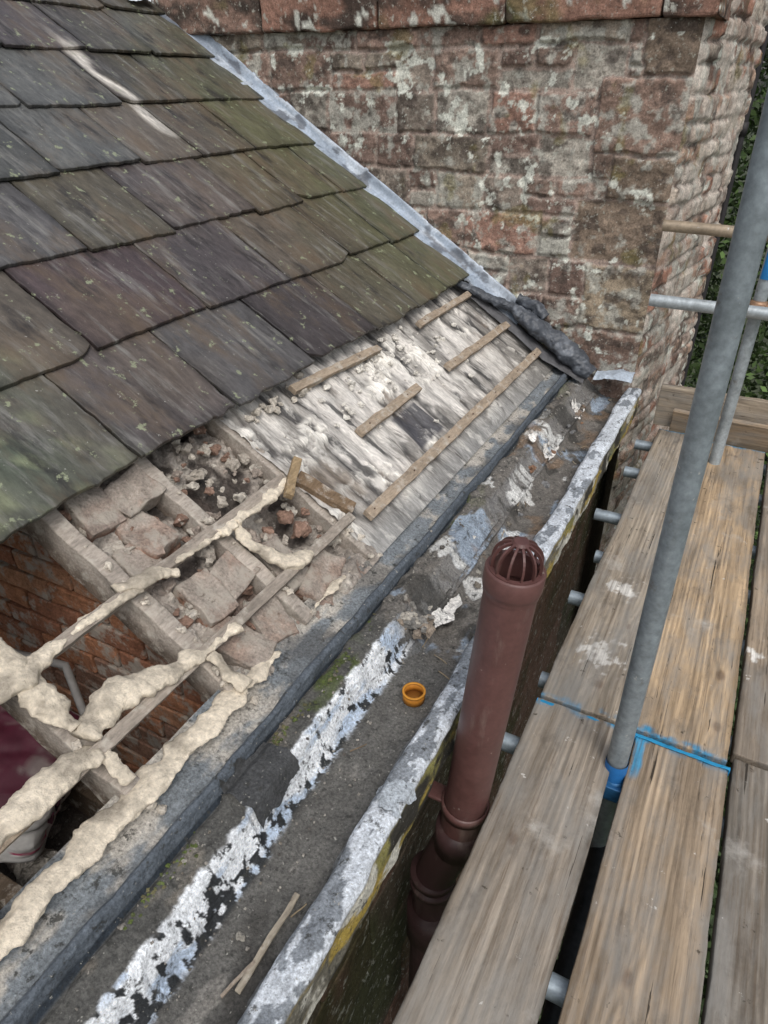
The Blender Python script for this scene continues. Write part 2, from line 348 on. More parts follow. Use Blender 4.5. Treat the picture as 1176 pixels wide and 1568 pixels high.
# ---------------------------------------------------------------- loft void
loft=empty('loft_interior')
A=Acc()
for r_ in range(30):
    z=-2.0+r_*.072
    x=-3.4+(.11 if r_%2 else 0)
    while x<-.82:
        if z<Rz(x+.2)-.10:
            cb=np.array(random.choice([(.34,.16,.09),(.28,.13,.08),(.38,.20,.12),(.24,.14,.10)]))
            box(A,(x+.105,.90,z),AX,(.205,.10,.062),cb,r=.005,seg=(5,2,3),amp=.005,freq=24,seed=r_)
        x+=.216
V=np.array([(-3.5,.868,-2.1),(-.80,.868,-2.1),(-.80,.868,Rz(-.80)-.085),(-3.5,.868,Rz(-3.5)-.085)]);A.add(V,[[0,1,2,3]],(.24,.21,.18))
A.obj('brick_cross_wall',M_brick,loft)
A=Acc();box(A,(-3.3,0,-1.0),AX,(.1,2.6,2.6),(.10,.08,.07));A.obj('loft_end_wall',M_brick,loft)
ny,nx=100,120
X,Y=np.meshgrid(np.linspace(-3.2,-.76,nx),np.linspace(-1.2,.9,ny),indexing='ij')
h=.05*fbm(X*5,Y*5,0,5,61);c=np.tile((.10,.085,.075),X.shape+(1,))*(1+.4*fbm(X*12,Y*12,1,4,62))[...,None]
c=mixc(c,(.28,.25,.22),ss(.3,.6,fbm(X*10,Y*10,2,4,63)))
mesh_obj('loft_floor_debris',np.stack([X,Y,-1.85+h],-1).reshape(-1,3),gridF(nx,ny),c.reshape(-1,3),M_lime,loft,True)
A=Acc()
for yy in (.05,.4,.7): box(A,(-1.5,yy,-1.72),AX,(1.6,.05,.11),(.12,.09,.065),r=.005,seg=(20,3,3),amp=.004)
box(A,(-.90,.3,-1.36),AX,(.10,1.1,.09),(.24,.21,.18),r=.01,seg=(5,40,4),amp=.012)
A.obj('ceiling_joists',M_bat,loft)
A=Acc()
for i in range(50):
    chunk((random.uniform(-1.5,-.85),random.uniform(.1,.84),-1.76+random.uniform(-.05,.06)),random.uniform(.03,.09),random.choice([(.25,.22,.2),(.18,.11,.08),(.30,.28,.25)]),i+700)
A.obj('fallen_rubble',M_lime,loft)
A=Acc();sc0=np.array((-1.42,.54,-1.50));a=rotax(.15,.35,.5)
def sk(W,V):
    c=np.tile((.64,.62,.59),(len(W),1));c=mixc(c,(.085,.015,.03),ss(.128,.134,V[:,2]+.006*np.sin(V[:,1]*30)));c=mixc(c,(.45,.04,.12),ss(.01,.004,np.abs(V[:,2]+.02-.03*np.sin(V[:,1]*60)))*ss(.5,1,(V[:,0]>.1)*1.));return mixc(c,(.35,.33,.3),ss(.2,.6,fbm(W[:,0]*12,W[:,1]*12,W[:,2]*12,4,8))*.5)
box(A,sc0,a,(.34,.30,.30),(0,0,0),r=.04,seg=(26,60,60),amp=.02,freq=9,colf=sk)
sack=empty('plastic_sack');A.obj('sack_body',M_dark,sack,True)
A=Acc()
for i,(hh_,ww) in enumerate(((.05,.008),(.035,.02),(.05,.010),(.03,.02),(.045,.008),(.04,.018))):
    box(A,sc0+a[0]*.180+a[1]*(-.10+.036*i)+a[2]*(.06-.006*i),a,(.012,ww,hh_),(.05,.01,.02) if i<3 else (.45,.03,.14),r=.001,seg=(2,4,4),amp=.002)
A.obj('sack_lettering',M_dark,sack)
A=Acc()
sweep(A,[(-1.9,.5,-1.35),(-1.6,.72,-1.28),(-1.40,.80,-1.33),(-1.28,.74,-1.45),(-1.30,.62,-1.6),(-1.4,.5,-1.7)],.011,(.26,.25,.24),res=.02,ns=10)
sweep(A,[(-1.0,-.1,-1.25),(-1.03,.10,-1.30),(-1.05,.2,-1.42),(-1.0,.3,-1.6)],.012,(.38,.37,.35),res=.02,ns=10)
A.obj('electric_cable',M_dark,None,True)
# ---------------------------------------------------------------- gutter
gut=empty('parapet_gutter')
prof=[(-.82,-1.118),(-.76,-1.140),(-.715,-1.150),(-.70,-1.151),(-.696,-1.140),(-.688,-1.134),(-.680,-1.140),(-.676,-1.168),(-.668,-1.176),(-.655,-1.168),(-.612,-1.170),(-.600,-1.176),(-.594,-1.190),(-.574,-1.248),(-.560,-1.262),(-.50,-1.266),(-.435,-1.262),(-.424,-1.250),(-.417,-1.206),(-.410,-1.198),(-.372,-1.194),(-.360,-1.197),(-.354,-1.208),(-.352,-1.235),(-.352,-1.305),(-.362,-1.312),(-.47,-1.312)]
pp=np.array(prof);cum=np.concatenate([[0],np.cumsum(np.linalg.norm(np.diff(pp,axis=0),axis=1))])
nt_=270;t=np.linspace(0,cum[-1],nt_);px=np.interp(t,cum,pp[:,0]);pz=np.interp(t,cum,pp[:,1])
tx,tz=np.gradient(px),np.gradient(pz);l=np.hypot(tx,tz);nxn,nzn=-tz/l,tx/l
ny=1250;ys=np.linspace(-.2,3.24,ny)
S,Y=np.meshgrid(t,ys,indexing='ij');X=np.interp(S,t,px);Z=np.interp(S,t,pz)
tS=lambda x0:cum[[i for i,p in enumerate(prof) if p[0]==x0][0]]
s_lip=tS(-.600);s_bed0=tS(-.560);s_bed1=tS(-.435);s_o0=tS(-.417);s_o1=tS(-.360);s_f0=tS(-.354);s_ch=tS(-.676);s_roll=tS(-.696)
far=ss(1.17,1.27,Y+.03*fbm(X*20,Y*5,0,3,77))
hh=.0035*fbm(X*30,Y*14,Z*30,4,3)+.003*fbm(X*5,Y*3,0,3,6)
ledge=ss(s_ch,s_ch+.01,S)*ss(s_o0,s_bed1,S)
hh+=ledge*far*(.016*fbm(X*9,Y*7,0,5,9)+.034*ss(s_lip,s_bed0,S)*ss(s_bed0+.05,s_bed0,S))
hh+=ledge*.006*ss(.1,.7,fbm(X*14,Y*10,3,5,19))
hh+=ss(s_o0-.01,s_o0,S)*ss(s_f0+.03,s_f0,S)*(.005*fbm(X*14,Y*9,2,4,119))
hh+=ss(s_f0,s_f0+.02,S)*.007*fbm(Y*8,Z*8,2,4,129)
P=np.stack([X+nxn[:,None]*hh,Y+.003*fbm(X*20,Y*20,4,2,2),Z+nzn[:,None]*hh],-1)
P[...,0]+=.004*fbm(Y*3,0,0,3,44)-.010*ss(.585,.60,Y)*ss(s_ch,s_ch+.02,S)*ss(s_bed1,s_bed0,S)
c=np.tile((.16,.165,.165),Y.shape+(1,))*(1+.25*fbm(X*20,Y*9,Z*20,4,13))[...,None]
n1=fbm(X*16,Y*9,Z*16,5,101);n2=fbm(X*45,Y*30,Z*45,4,102);n3=fbm(X*7,Y*5,0,4,103)
b=ss(s_roll,s_roll-.01,S);c=mixc(c,(.20,.225,.245),b*.8);c=mixc(c,(.50,.46,.40),b*ss(.0,.4,n1+.5*ss(.08,.02,S))*.8);c=mixc(c,(.08,.08,.08),b*ss(.05,.45,fbm(X*12,Y*6,4,5,55))*.65)
rl=ss(s_roll-.002,s_roll+.003,S)*ss(s_ch+.002,s_ch-.004,S);c=mixc(c,(.09,.11,.135),rl*.85)
ch=ss(s_ch-.006,s_ch,S)*ss(s_ch+.018,s_ch+.008,S);c=mixc(c,(.022,.03,.04),ch)
ld=ss(s_ch+.01,s_ch+.018,S)*ss(s_lip+.004,s_lip-.004,S);c=mixc(c,(.080,.077,.069),ld*.85);c=mixc(c,(.24,.21,.17),ld*ss(0,.5,n1)*.7);c=mixc(c,(.08,.105,.03),ld*ss(.1,.5,n3)*ss(.0,.4,n2+.2)*.9)
jag=fbm(X*60,Y*55,Z*40,5,109)
wb=ss(s_lip-.010,s_lip-.002,S+.008*jag)*ss(s_bed0+.014,s_bed0-.002,S+.014*jag)*(1-far*.85)
chips=ss(-.14,-.06,jag+.35*n1+.50*ss(s_bed0,s_lip,S)-.05);c=mixc(c,(.80,.83,.86),wb*chips);c=mixc(c,(.34,.46,.63),wb*chips*ss(-.1,.4,fbm(X*30,Y*12,Z*30,4,66)+.3*ss(s_lip,s_bed0,S))*.7);c=mixc(c,(.022,.025,.028),wb*(1-chips)*.95)
bd=ss(s_bed0-.004,s_bed0+.01,S)*ss(s_bed1+.006,s_bed1-.002,S)*(1-wb*chips);c=mixc(c,(.115,.11,.10),bd*.85);c=mixc(c,(.045,.042,.038),bd*ss(.0,.5,n3)*.75);c=mixc(c,(.27,.255,.23),bd*ss(.3,.55,n1)*.6)
fz=far*ss(s_ch+.02,s_ch+.03,S)*ss(s_bed1,s_bed1-.01,S);c=mixc(c,(.17,.155,.138),fz*.7);c=mixc(c,(.32,.40,.50),fz*ss(.2,.4,fbm(X*12,Y*7,3,5,71))*.7);c=mixc(c,(.62,.62,.60),fz*ss(.38,.5,fbm(X*14,Y*9,8,5,72))*.85);c=mixc(c,(.04,.038,.034),fz*ss(.1,.45,fbm(X*11,Y*8,5,5,73))*.8);c=mixc(c,(.24,.16,.10),fz*ss(.3,.6,fbm(X*9,Y*7,15,4,74))*.6)
ol=ss(s_o0-.014,s_o0-.004,S)*ss(s_f0+.008,s_f0-.004,S);c=mixc(c,(.25,.275,.305),ol*.9);wp=ss(.04,.10,fbm(X*26,Y*13,0,6,88)+.25*jag+.15*ss(s_o1-.03,s_o1,S)+.25*ss(1.5,2.2,Y));c=mixc(c,(.60,.64,.69),ol*wp)
fa=ss(s_f0,s_f0+.01,S);c=mixc(c,(.13,.12,.09),fa*.9);c=mixc(c,(.34,.25,.055),fa*ss(-.05,.25,fbm(Y*5,Z*16,0,5,91)));c=mixc(c,(.15,.17,.07),fa*ss(-.1,.4,fbm(Y*4,Z*10,9,5,95))*.7);c=mixc(c,(.5,.49,.43),fa*ss(.2,.4,fbm(Y*7,Z*14,5,5,92)));c=mixc(c,(.03,.028,.022),fa*ss(.0,.35,fbm(Y*8,Z*12,7,5,93)))
mesh_obj('lead_lined_trough',P.reshape(-1,3),gridF(nt_,ny),c.reshape(-1,3),M_gut,gut,True)
A=Acc()
def drape(y0,y1,x0,x1,o,col,sd,amp=.006,jag=.4):
    n=46;Yg,Xg=np.meshgrid(np.linspace(0,1,n),np.linspace(0,1,n),indexing='ij')
    xx=x0+(x1-x0)*Xg+(x1-x0)*jag*fbm(Yg*3,0,sd,3,sd)*(Xg-.5)*2;yy=y0+(y1-y0)*Yg+jag*(y1-y0)*fbm(Xg*3,1,sd,3,sd+1)*(Yg-.5)*2
    zz=np.interp(xx,pp[:23,0],pp[:23,1])+o+amp*fbm(xx*30,yy*30,sd,3,sd)
    A.add(np.stack([xx,yy,zz],-1).reshape(-1,3),gridF(n,n)[:,::-1],col)
drape(.60,.74,-.676,-.585,.012,(.060,.062,.064),3,.002,.05)
drape(.70,.84,-.430,-.358,.006,(.42,.46,.50),5,.003,.3)
A.obj('lead_patches',M_gut,gut,True)
A=Acc()
for y0,w,x0,x1,sd in ((1.30,.15,-.555,-.51,11),(2.42,.09,-.58,-.54,17),(2.85,.10,-.59,-.54,21),(2.36,.06,-.63,-.60,25)):
    drape(y0,y0+w,x0,x1,.032,(.74,.72,.68),sd,.012,.28)
A.obj('torn_paint_flakes',M_gut,gut,True)
A=Acc()
for i in range(520):
    y=random.uniform(.0,3.2);x=random.choice([random.uniform(-.66,-.43),random.gauss(-.55,.02),random.gauss(-.64,.015)])
    s=random.uniform(.010,.02) if random.random()<(.05 if y>1.2 else .01) else random.uniform(.002,.006)
    z=np.interp(x,pp[:23,0],pp[:23,1])+(.012 if y>1.25 else .003)
    chunk((x,y,z),s,random.choice([(.30,.28,.25),(.30,.28,.25),(.12,.11,.10),(.36,.34,.3),(.2,.18,.15)]),i+1000)
for i in range(44):
    chunk((random.uniform(-.66,-.54),random.gauss(1.26,.035),-1.20+random.uniform(-.01,.01)),random.uniform(.012,.04),random.choice([(.42,.39,.34),(.30,.25,.2),(.25,.24,.22)]),i+2000)
for i in range(12):
    y=random.uniform(1.6,2.9);chunk((random.uniform(-.60,-.48),y,-1.215),random.uniform(.012,.025),random.choice([(.6,.58,.54),(.25,.15,.1),(.2,.2,.2)]),i+2100)
A.obj('gutter_grit',M_lime,gut)
A=Acc()
for i in range(14):
    y=random.uniform(.2,2.8);x=random.uniform(-.55,-.45);z=np.interp(x,pp[:23,0],pp[:23,1])+(.02 if y>1.25 else .004)
    box(A,(x,y,z),rotax(0,0,random.uniform(0,3)),(.0025,random.uniform(.02,.05),.002),random.choice([(.30,.24,.16),(.16,.12,.08)]),r=.0006,seg=(2,6,2),amp=.002,freq=40)
A.obj('twigs',M_bat,gut)
A=Acc()
for i in range(150):
    chunk((random.gauss(-.653,.007),random.choice([random.gauss(.42,.06),random.gauss(1.0,.1),random.gauss(.75,.05)]),-1.166),random.uniform(.003,.008),random.choice([(.09,.12,.03),(.07,.085,.03),(.13,.12,.06)]),i+3000,flat=.4)
A.obj('moss',M_leaf,gut)
A=Acc();cc=(-.488,1.076,-1.262)
def ring(acc,c,r0,r1,z0,z1,col,ns=32):
    a=np.linspace(0,2*np.pi,ns,endpoint=False);ca,sa=np.cos(a),np.sin(a)
    L=[(r1,z0),(r1,z1),(r0,z1),(r0,z0)]
    V=np.concatenate([np.stack([c[0]+r*ca,c[1]+r*sa,np.full(ns,c[2]+z)],1) for r,z in L])
    i=np.arange(4*ns).reshape(4,ns);j=np.roll(i,-1,1);F=np.concatenate([np.stack([i[k],j[k],j[(k+1)%4],i[(k+1)%4]],-1) for k in range(4)])
    acc.add(V,F,col)
ring(A,cc,.0235,.027,0,.026,(.50,.20,.025));ring(A,cc,.0235,.0285,.023,.028,(.58,.25,.03));ring(A,cc,.0,.0235,.004,.006,(.26,.11,.02))
A.obj('orange_pipe_cap',M_dark,None,True)
A=Acc();box(A,(-.466,.455,-1.254),rotax(0,0,math.radians(1)),(.011,.18,.006),(.33,.29,.23),r=.002,seg=(3,24,2),amp=.002,freq=20)
box(A,(-.475,.38,-1.252),rotax(0,0,math.radians(-14)),(.006,.07,.004),(.30,.25,.2),r=.001,seg=(3,8,2),amp=.002)
A.obj('timber_sliver',M_bat)
# ---------------------------------------------------------------- stone wall
wall=empty('stone_wall')
def stonewall(name,x0,x1,z0,z1,res,courses,quoin,sd,place,lime=0,small=False):
    rnd=random.Random(sd)
    nx=int((x1-x0)/res);nz=int((z1-z0)/res)
    Xg,Zg=np.meshgrid(np.linspace(x0,x1,nx),np.linspace(z0,z1,nz),indexing='ij')
    wx=Xg+.009*fbm(Xg*7,Zg*7,0,3,sd)+.0035*fbm(Xg*30,Zg*30,0,3,sd+1);wz=Zg+.009*fbm(Xg*6,Zg*6,4,3,sd+2)+.0035*fbm(Xg*30,Zg*30,9,3,sd+3)
    D=np.full(Xg.shape,-1.);ID=np.zeros(Xg.shape,int);cols=[(0,0,0)];hs=[0];rects=[]
    pal=[((.27,.19,.155),4),((.225,.165,.135),4),((.28,.24,.195),3),((.17,.12,.10),3),((.33,.305,.265),3),((.30,.185,.145),2),((.13,.09,.078),2),((.26,.22,.185),3)]
    if small: pal=[((.36,.25,.19),3),((.42,.36,.30),3),((.33,.18,.13),2),((.30,.24,.2),2)]
    pl=[p for p,w in pal for _ in range(w)]
    if quoin:
        z=z0;k=0
        while z<z1:
            hq=rnd.uniform(.17,.30);wq=rnd.choice([.34,.42,.38]) if k%2 else rnd.choice([.20,.26,.3])
            rects.append((x1-wq,x1+.05,z,min(z+hq,z1+.01),1));z+=hq;k+=1
    z=z0
    while z<z1:
        hc=rnd.choice(courses);x=x0-rnd.random()*.2
        while x<x1:
            w=rnd.uniform(.13,.38) if not small else rnd.uniform(.1,.26)
            if hc>.12 and rnd.random()<.28:
                rects.append((x,x+w,z,z+hc/2,0));
                if w>.22: rects.append((x,x+w*.5,z+hc/2,z+hc,0));rects.append((x+w*.5,x+w,z+hc/2,z+hc,0))
                else: rects.append((x,x+w,z+hc/2,z+hc,0))
            else: rects.append((x,x+w,z,z+hc,0))
            x+=w
        z+=hc
    for qf in (0,1):
        for (a,b,e,f,q) in rects:
            if q!=qf: continue
            m=(wx>=a)&(wx<b)&(wz>=e)&(wz<f)
            if not m.any(): continue
            d=np.minimum(np.minimum(wx-a,b-wx),np.minimum(wz-e,f-wz))
            ID[m]=len(cols);D[m]=d[m];
            cc=np.array(rnd.choice(pl if not q else [(.27,.215,.165),(.30,.245,.18),(.22,.17,.13),(.25,.175,.14),(.31,.275,.23)]))*rnd.uniform(.8,1.2);cols.append(tuple(cc));hs.append(rnd.uniform(.002,.014)*(-.7 if rnd.random()<.18 else 1))
    cols=np.array(cols);hs=np.array(hs)
    m=ss(.005,.014,D+.004*fbm(Xg*40,Zg*40,1,4,sd+5))
    h=m*(hs[ID]+.004*fbm(Xg*22,Zg*22,2,5,sd+6)+.004)+.003*fbm(Xg*40,Zg*40,3,4,sd+7)+.005*fbm(Xg*5,Zg*5,3,3,sd+9)
    h=h*ss(0,.02,np.minimum(Xg-x0 if not quoin else 9,x1-Xg if quoin else 9))
    c=np.tile((.35,.275,.235),Xg.shape+(1,))*(1+.2*fbm(Xg*15,Zg*15,5,4,sd+8))[...,None]
    sc=cols[ID]*(1+.35*fbm(Xg*12,Zg*30,6,6,sd+10))[...,None];c=c*(1-m[...,None])+sc*m[...,None]
    idn=_h(ID,ID*3,ID*7,5)
    c=mixc(c,(.42,.42,.375),ss(.05,.45,fbm(Xg*22,Zg*22,7,6,sd+11)+.45*idn-.05)*.75)
    c=mixc(c,(.075,.060,.052),ss(.25,.55,fbm(Xg*14,Zg*20,8,6,sd+12)-.25*idn)*.7)
    c=mixc(c,(.66,.68,.61),ss(.50,.57,fbm(Xg*19,Zg*19,9,6,sd+13)+.22*fbm(Xg*2.5,Zg*2.5,3,2,sd+14))*.85*(Zg<.18))
    c=mixc(c,(.19,.165,.06),ss(.4,.65,fbm(Xg*8,Zg*8,10,5,sd+15))*.5)
    if lime: c=mixc(c,(.58,.52,.46),ss(.0,.4,fbm(Xg*9,Zg*9,12,4,sd+16))*lime)
    Pw=place(Xg,Zg,h)
    return mesh_obj(name,Pw.reshape(-1,3),gridF(nx,nz),c.reshape(-1,3),M_stone,wall,True)
stonewall('wall_front',-4.0,-.40,-1.42,.222,.0052,[.085,.12,.155,.165,.10,.175],True,5,lambda x,z,h:np.stack([x,YW-h,z],-1))
dv=np.array([.147,.95]);dang=math.atan2(dv[0],dv[1]);dl=np.linalg.norm(dv);dv/=dl
stonewall('wall_side',0,dl,-3.6,.40,.010,[.075,.08,.09,.1],False,23,lambda x,z,h:np.stack([-.40+dv[0]*x+h*dv[1],YW+dv[1]*x-h*dv[0],z],-1),lime=.75,small=True)
A=Acc()
def stcol(base,sd):
    def f(W,V):
        c=np.tile(base,(len(W),1))*(1+.35*fbm(W[:,0]*10,W[:,1]*10,W[:,2]*18,5,sd))[:,None]
        c=mixc(c,(.04,.037,.033),ss(-.1,.4,fbm(W[:,0]*7,W[:,1]*7,W[:,2]*12,5,sd+1))*.85)
        c=mixc(c,(.6,.61,.55),ss(.5,.58,fbm(W[:,0]*16,W[:,1]*16,W[:,2]*16,4,sd+2))*.85)
        return mixc(c,(.13,.14,.05),ss(.3,.6,fbm(W[:,0]*5,W[:,1]*5,W[:,2]*6,4,sd+3))*.5)
    return f
x=-4.2;i=0
for w in (.9,.95,.62,.58,.60,.335,.40,.34):
    x1=min(x+w,-.35)
    box(A,((x+x1)/2,YW+.16,.335),AX,(x1-x-.006,.42,.225),(0,0,0),r=.012,seg=(int(w/.012),14,14),amp=.008,freq=10,colf=stcol(random.choice([(.22,.145,.115),(.25,.145,.11),(.21,.175,.14)]),i*7),seed=i)
    x=x1;i+=1
box(A,(-.333,3.85,.46),rotax(0,0,-dang),(.12,.72,.10),(.4,.4,.4),r=.01,seg=(4,50,6),amp=.006,colf=stcol((.3,.22,.17),80))
A.obj('coping_stones',M_stone,wall)
A=Acc();box(A,(-2.25,3.8,-1.6),AX,(3.5,.8,3.9),(.2,.15,.12),r=.01);A.obj('wall_core',M_stone,wall)
bw=empty('building_wall')
A=Acc()
z=-5.2;r_=0
while z<-1.33:
    hc=.26;y=-3+(.2 if r_%2 else 0)
    while y<3.3:
        w=random.uniform(.35,.6);cb=np.array(random.choice([(.13,.085,.06),(.10,.08,.06),(.16,.10,.075)]))
        def cf(W,V,cb=cb):
            c=np.tile(cb,(len(W),1));return mixc(c,(.05,.06,.025),ss(0,.5,fbm(W[:,0]*5,W[:,1]*5,W[:,2]*5,3,8))*.7)
        top=min(z+hc,-1.315)
        box(A,(-.56,y+w/2,(z+top)/2),AX,(.16,w-.006,top-z-.006),cb,r=.008,seg=(3,10,6),amp=.006,freq=10,colf=cf);y+=w
    z+=hc;r_+=1
A.obj('sandstone_blocks',M_stone,bw)
A=Acc();box(A,(-.62,.2,-3.2),AX,(.2,6.2,3.7),(.08,.07,.06));A.obj('wall_core',M_stone,bw)
# ---------------------------------------------------------------- flashing
fl=empty('lead_flashing')
xs=np.linspace(-.98,-3.7,620)
pf=np.array([(0.0,.105),(-.006,.100),(-.012,.075),(-.022,.060),(-.045,.052),(-.070,.046),(-.078,.038)])
tt=np.linspace(0,1,26);cu=np.linspace(0,1,len(pf));dy=np.interp(tt,cu,pf[:,0]);of=np.interp(tt,cu,pf[:,1])
Xs,T=np.meshgrid(xs,tt,indexing='ij');DY=np.interp(T,tt,dy);OF=np.interp(T,tt,of)
wv=.003*fbm(Xs*12,T*2,0,4,7)*(T>.1)+.006*fbm(Xs*3,T,0,3,9)
step=.007*((Xs*1.6)%1<.03)
o=OF+wv+step;Yf=YW-.012+DY*(1+.15*fbm(Xs*5,0,0,3,12))-.002
P=np.stack([Xs+st*o,Yf,Rz(Xs)+ct*o],-1)
c=np.tile((.30,.355,.43),Xs.shape+(1,))*(1+.25*fbm(Xs*12,T*4,0,4,6))[...,None];c=mixc(c,(.52,.57,.63),ss(.05,.45,fbm(Xs*10,T*5,2,5,16))*.6);c=mixc(c,(.09,.10,.12),ss(.15,.4,fbm(Xs*14,T*3,5,5,26)+.5*(T>.85))*.8)
mesh_obj('abutment_flashing',P.reshape(-1,3),gridF(len(xs),len(tt)),c.reshape(-1,3),M_lead,fl,True)
A=Acc()
def dl_(V):
    c=np.tile((.060,.068,.082),(len(V),1));return mixc(c,(.20,.22,.25),ss(.1,.6,fbm(V[:,0]*30,V[:,1]*30,V[:,2]*30,4,3))*.6)
sweep(A,[(-1.26,3.11,-.785),(-1.12,3.14,-.835),(-1.0,3.165,-.880),(-.86,3.17,-.955),(-.74,3.165,-1.025),(-.64,3.16,-1.085),(-.575,3.155,-1.130)],[.012,.028,.038,.048,.054,.058,.036],(0,0,0),ns=56,amp=.024,freq=14,seed=31,flat=.75,res=.004,colf=dl_)
sweep(A,[(-.98,3.20,-.84),(-.90,3.21,-.87),(-.84,3.2,-.92)],[.02,.034,.02],(0,0,0),ns=30,amp=.020,freq=18,seed=33,res=.004,colf=dl_)
A.obj('loose_lead_roll',M_lead,fl,True)
def crump(name,path,wid,col,sd,amp=.02,n=90,m=40):
    Pp=np.array(path,float);seg=np.linalg.norm(np.diff(Pp,axis=0),axis=1);cu=np.concatenate([[0],np.cumsum(seg)]);t=np.linspace(0,cu[-1],n)
    C=np.stack([np.interp(t,cu,Pp[:,k]) for k in range(3)],1);W=np.interp(t,cu,wid)
    a=np.linspace(-1,1,m)
    V=np.zeros((n,m,3))
    aa=a[None,:]*W[:,None]
    V[...,0]=C[:,0:1]+0*aa;V[...,1]=C[:,1:2]+aa;V[...,2]=C[:,2:3]+.022*np.cos(a*1.5)[None,:]
    q=V*22;dn=fbm(q[...,0],q[...,1],q[...,2],4,sd)
    V[...,2]+=amp*dn+amp*.5*np.abs(fbm(q[...,0]*.6,q[...,1]*.6,1,2,sd+3));V[...,0]+=amp*.6*fbm(q[...,0],q[...,1],9,3,sd+5);V[...,1]+=amp*.6*fbm(q[...,0],5,q[...,1],3,sd+6)
    V[...,1]=np.minimum(V[...,1],YW-.004)
    c=np.tile(col,(n,m,1))*(1+.4*dn)[...,None]
    mesh_obj(name,V.reshape(-1,3),gridF(n,m)[:,::-1],c.reshape(-1,3),M_lead,fl,True)
crump('lead_saddle',[(-.56,3.17,-1.15),(-.46,3.18,-1.125),(-.39,3.18,-1.13)],[.05,.07,.06],(.42,.48,.55),37,.008)
crump('dark_lead_apron',[(-1.28,3.15,-.79),(-1.0,3.16,-.955),(-.8,3.16,-1.08),(-.6,3.17,-1.165)],[.03,.06,.07,.07],(.09,.09,.095),38,.004)
crump('ridge_lead',[(-3.3,3.10,.52),(-3.1,3.08,.44),(-2.92,3.08,.34)],[.12,.13,.06],(.62,.66,.70),41,.02)
# ---------------------------------------------------------------- soil pipe
pipe=empty('soil_vent_pipe')
px0=np.array([-.262,.997,-.792]);px1=np.array([-.310,.997,-1.47]);pd=(px1-px0)/np.linalg.norm(px1-px0)
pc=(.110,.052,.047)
A=Acc()
top=px0-pd*.035
sweep(A,[top,px0+pd*.30,px1+pd*.08],.0505,pc,ns=48,cap=False,res=.02)
def lathe(c,d,prof,col,ns=48):
    d=np.array(d,float);s=np.cross(d,[0,1,0]);s/=np.linalg.norm(s);u=np.cross(d,s)
    a=np.linspace(0,2*np.pi,ns,endpoint=False)
    V=np.concatenate([c+d*z+r*(np.cos(a)[:,None]*s+np.sin(a)[:,None]*u) for r,z in prof])
    n=len(prof);i=np.arange(n*ns).reshape(n,ns);j=np.roll(i,-1,1)
    A.add(V,np.stack([i[:-1],j[:-1],j[1:],i[1:]],-1).reshape(-1,4),col)
lathe(px0,pd,[(.046,.0),(.046,-.052),(.048,-.056),(.0530,-.056),(.0560,-.052),(.0560,-.018),(.0545,-.012),(.0525,-.008),(.0525,.0)],pc)
A.obj('pipe',M_pvc,pipe,True)
A=Acc()
lathe(px0,pd,[(.046,.04),(.0,.041)],(.008,.006,.006));A.obj('dark_bore_disc',M_dark,pipe)  # near-black disc added inside the pipe, standing in for shade
A=Acc()
dk=(.095,.042,.038)
zz=-pd;sx=np.cross(zz,[0,1,0]);sx/=np.linalg.norm(sx);sy=np.cross(zz,sx);ct0=px0-pd*.052
for k in range(12):
    a=2*np.pi*k/12;dr=math.cos(a)*sx+math.sin(a)*sy;tg=np.cross(zz,dr)
    pts=[]
    for q in np.linspace(0,1,12):
        ang=q*math.pi/2
        rr=.0465+.006*math.sin(q*3.1);pts.append(ct0+dr*(rr*math.cos(ang)**.7 if q<1 else 0.0)+zz*(.060*math.sin(ang)))
    pts=np.array(pts[:-1]);V=[];w=.0021;dep=.006
    for p in pts:
        ind=(ct0-p);ind/=max(np.linalg.norm(ind),1e-6)
        V+= [p+tg*w,p-tg*w,p-tg*w+ind*dep,p+tg*w+ind*dep]
    n=len(pts);i=np.arange(n*4).reshape(n,4);j=np.roll(i,-1,1)
    A.add(np.array(V),np.stack([i[:-1],j[:-1],j[1:],i[1:]],-1).reshape(-1,4),dk)
lathe(ct0,zz,[(.0,.064),(.013,.063),(.017,.058),(.015,.052),(0,.052)],dk,24)
lathe(ct0,zz,[(.0430,-.004),(.0515,-.003),(.0515,.006),(.0430,.006),(.0430,-.004)],dk)
A.obj('balloon_grating',M_pvc,pipe)
A=Acc()
bz=px0+pd*.665
lathe(bz,pd,[(.052,-.014),(.057,-.014),(.057,.014),(.052,.014)],pc)
box(A,bz+np.array((-.092,.0,.004)),AX,(.09,.045,.010),pc,r=.003,seg=(6,4,2))
box(A,bz+np.array((-.145,.0,.0)),AX,(.01,.07,.06),pc,r=.004)
A.obj('pipe_bracket',M_pvc,pipe,True)
A=Acc();pe=px1+pd*.08;p2=pe+np.array((-.03,0,-.13))
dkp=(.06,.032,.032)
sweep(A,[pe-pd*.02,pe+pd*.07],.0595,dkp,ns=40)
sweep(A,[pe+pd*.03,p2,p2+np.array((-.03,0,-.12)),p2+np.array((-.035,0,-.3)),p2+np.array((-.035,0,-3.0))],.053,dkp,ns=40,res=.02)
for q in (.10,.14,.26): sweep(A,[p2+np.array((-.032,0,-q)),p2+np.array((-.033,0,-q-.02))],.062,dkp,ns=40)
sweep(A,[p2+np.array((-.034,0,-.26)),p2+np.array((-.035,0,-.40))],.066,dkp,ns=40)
A.obj('lower_pipe',M_pvc,pipe,True)
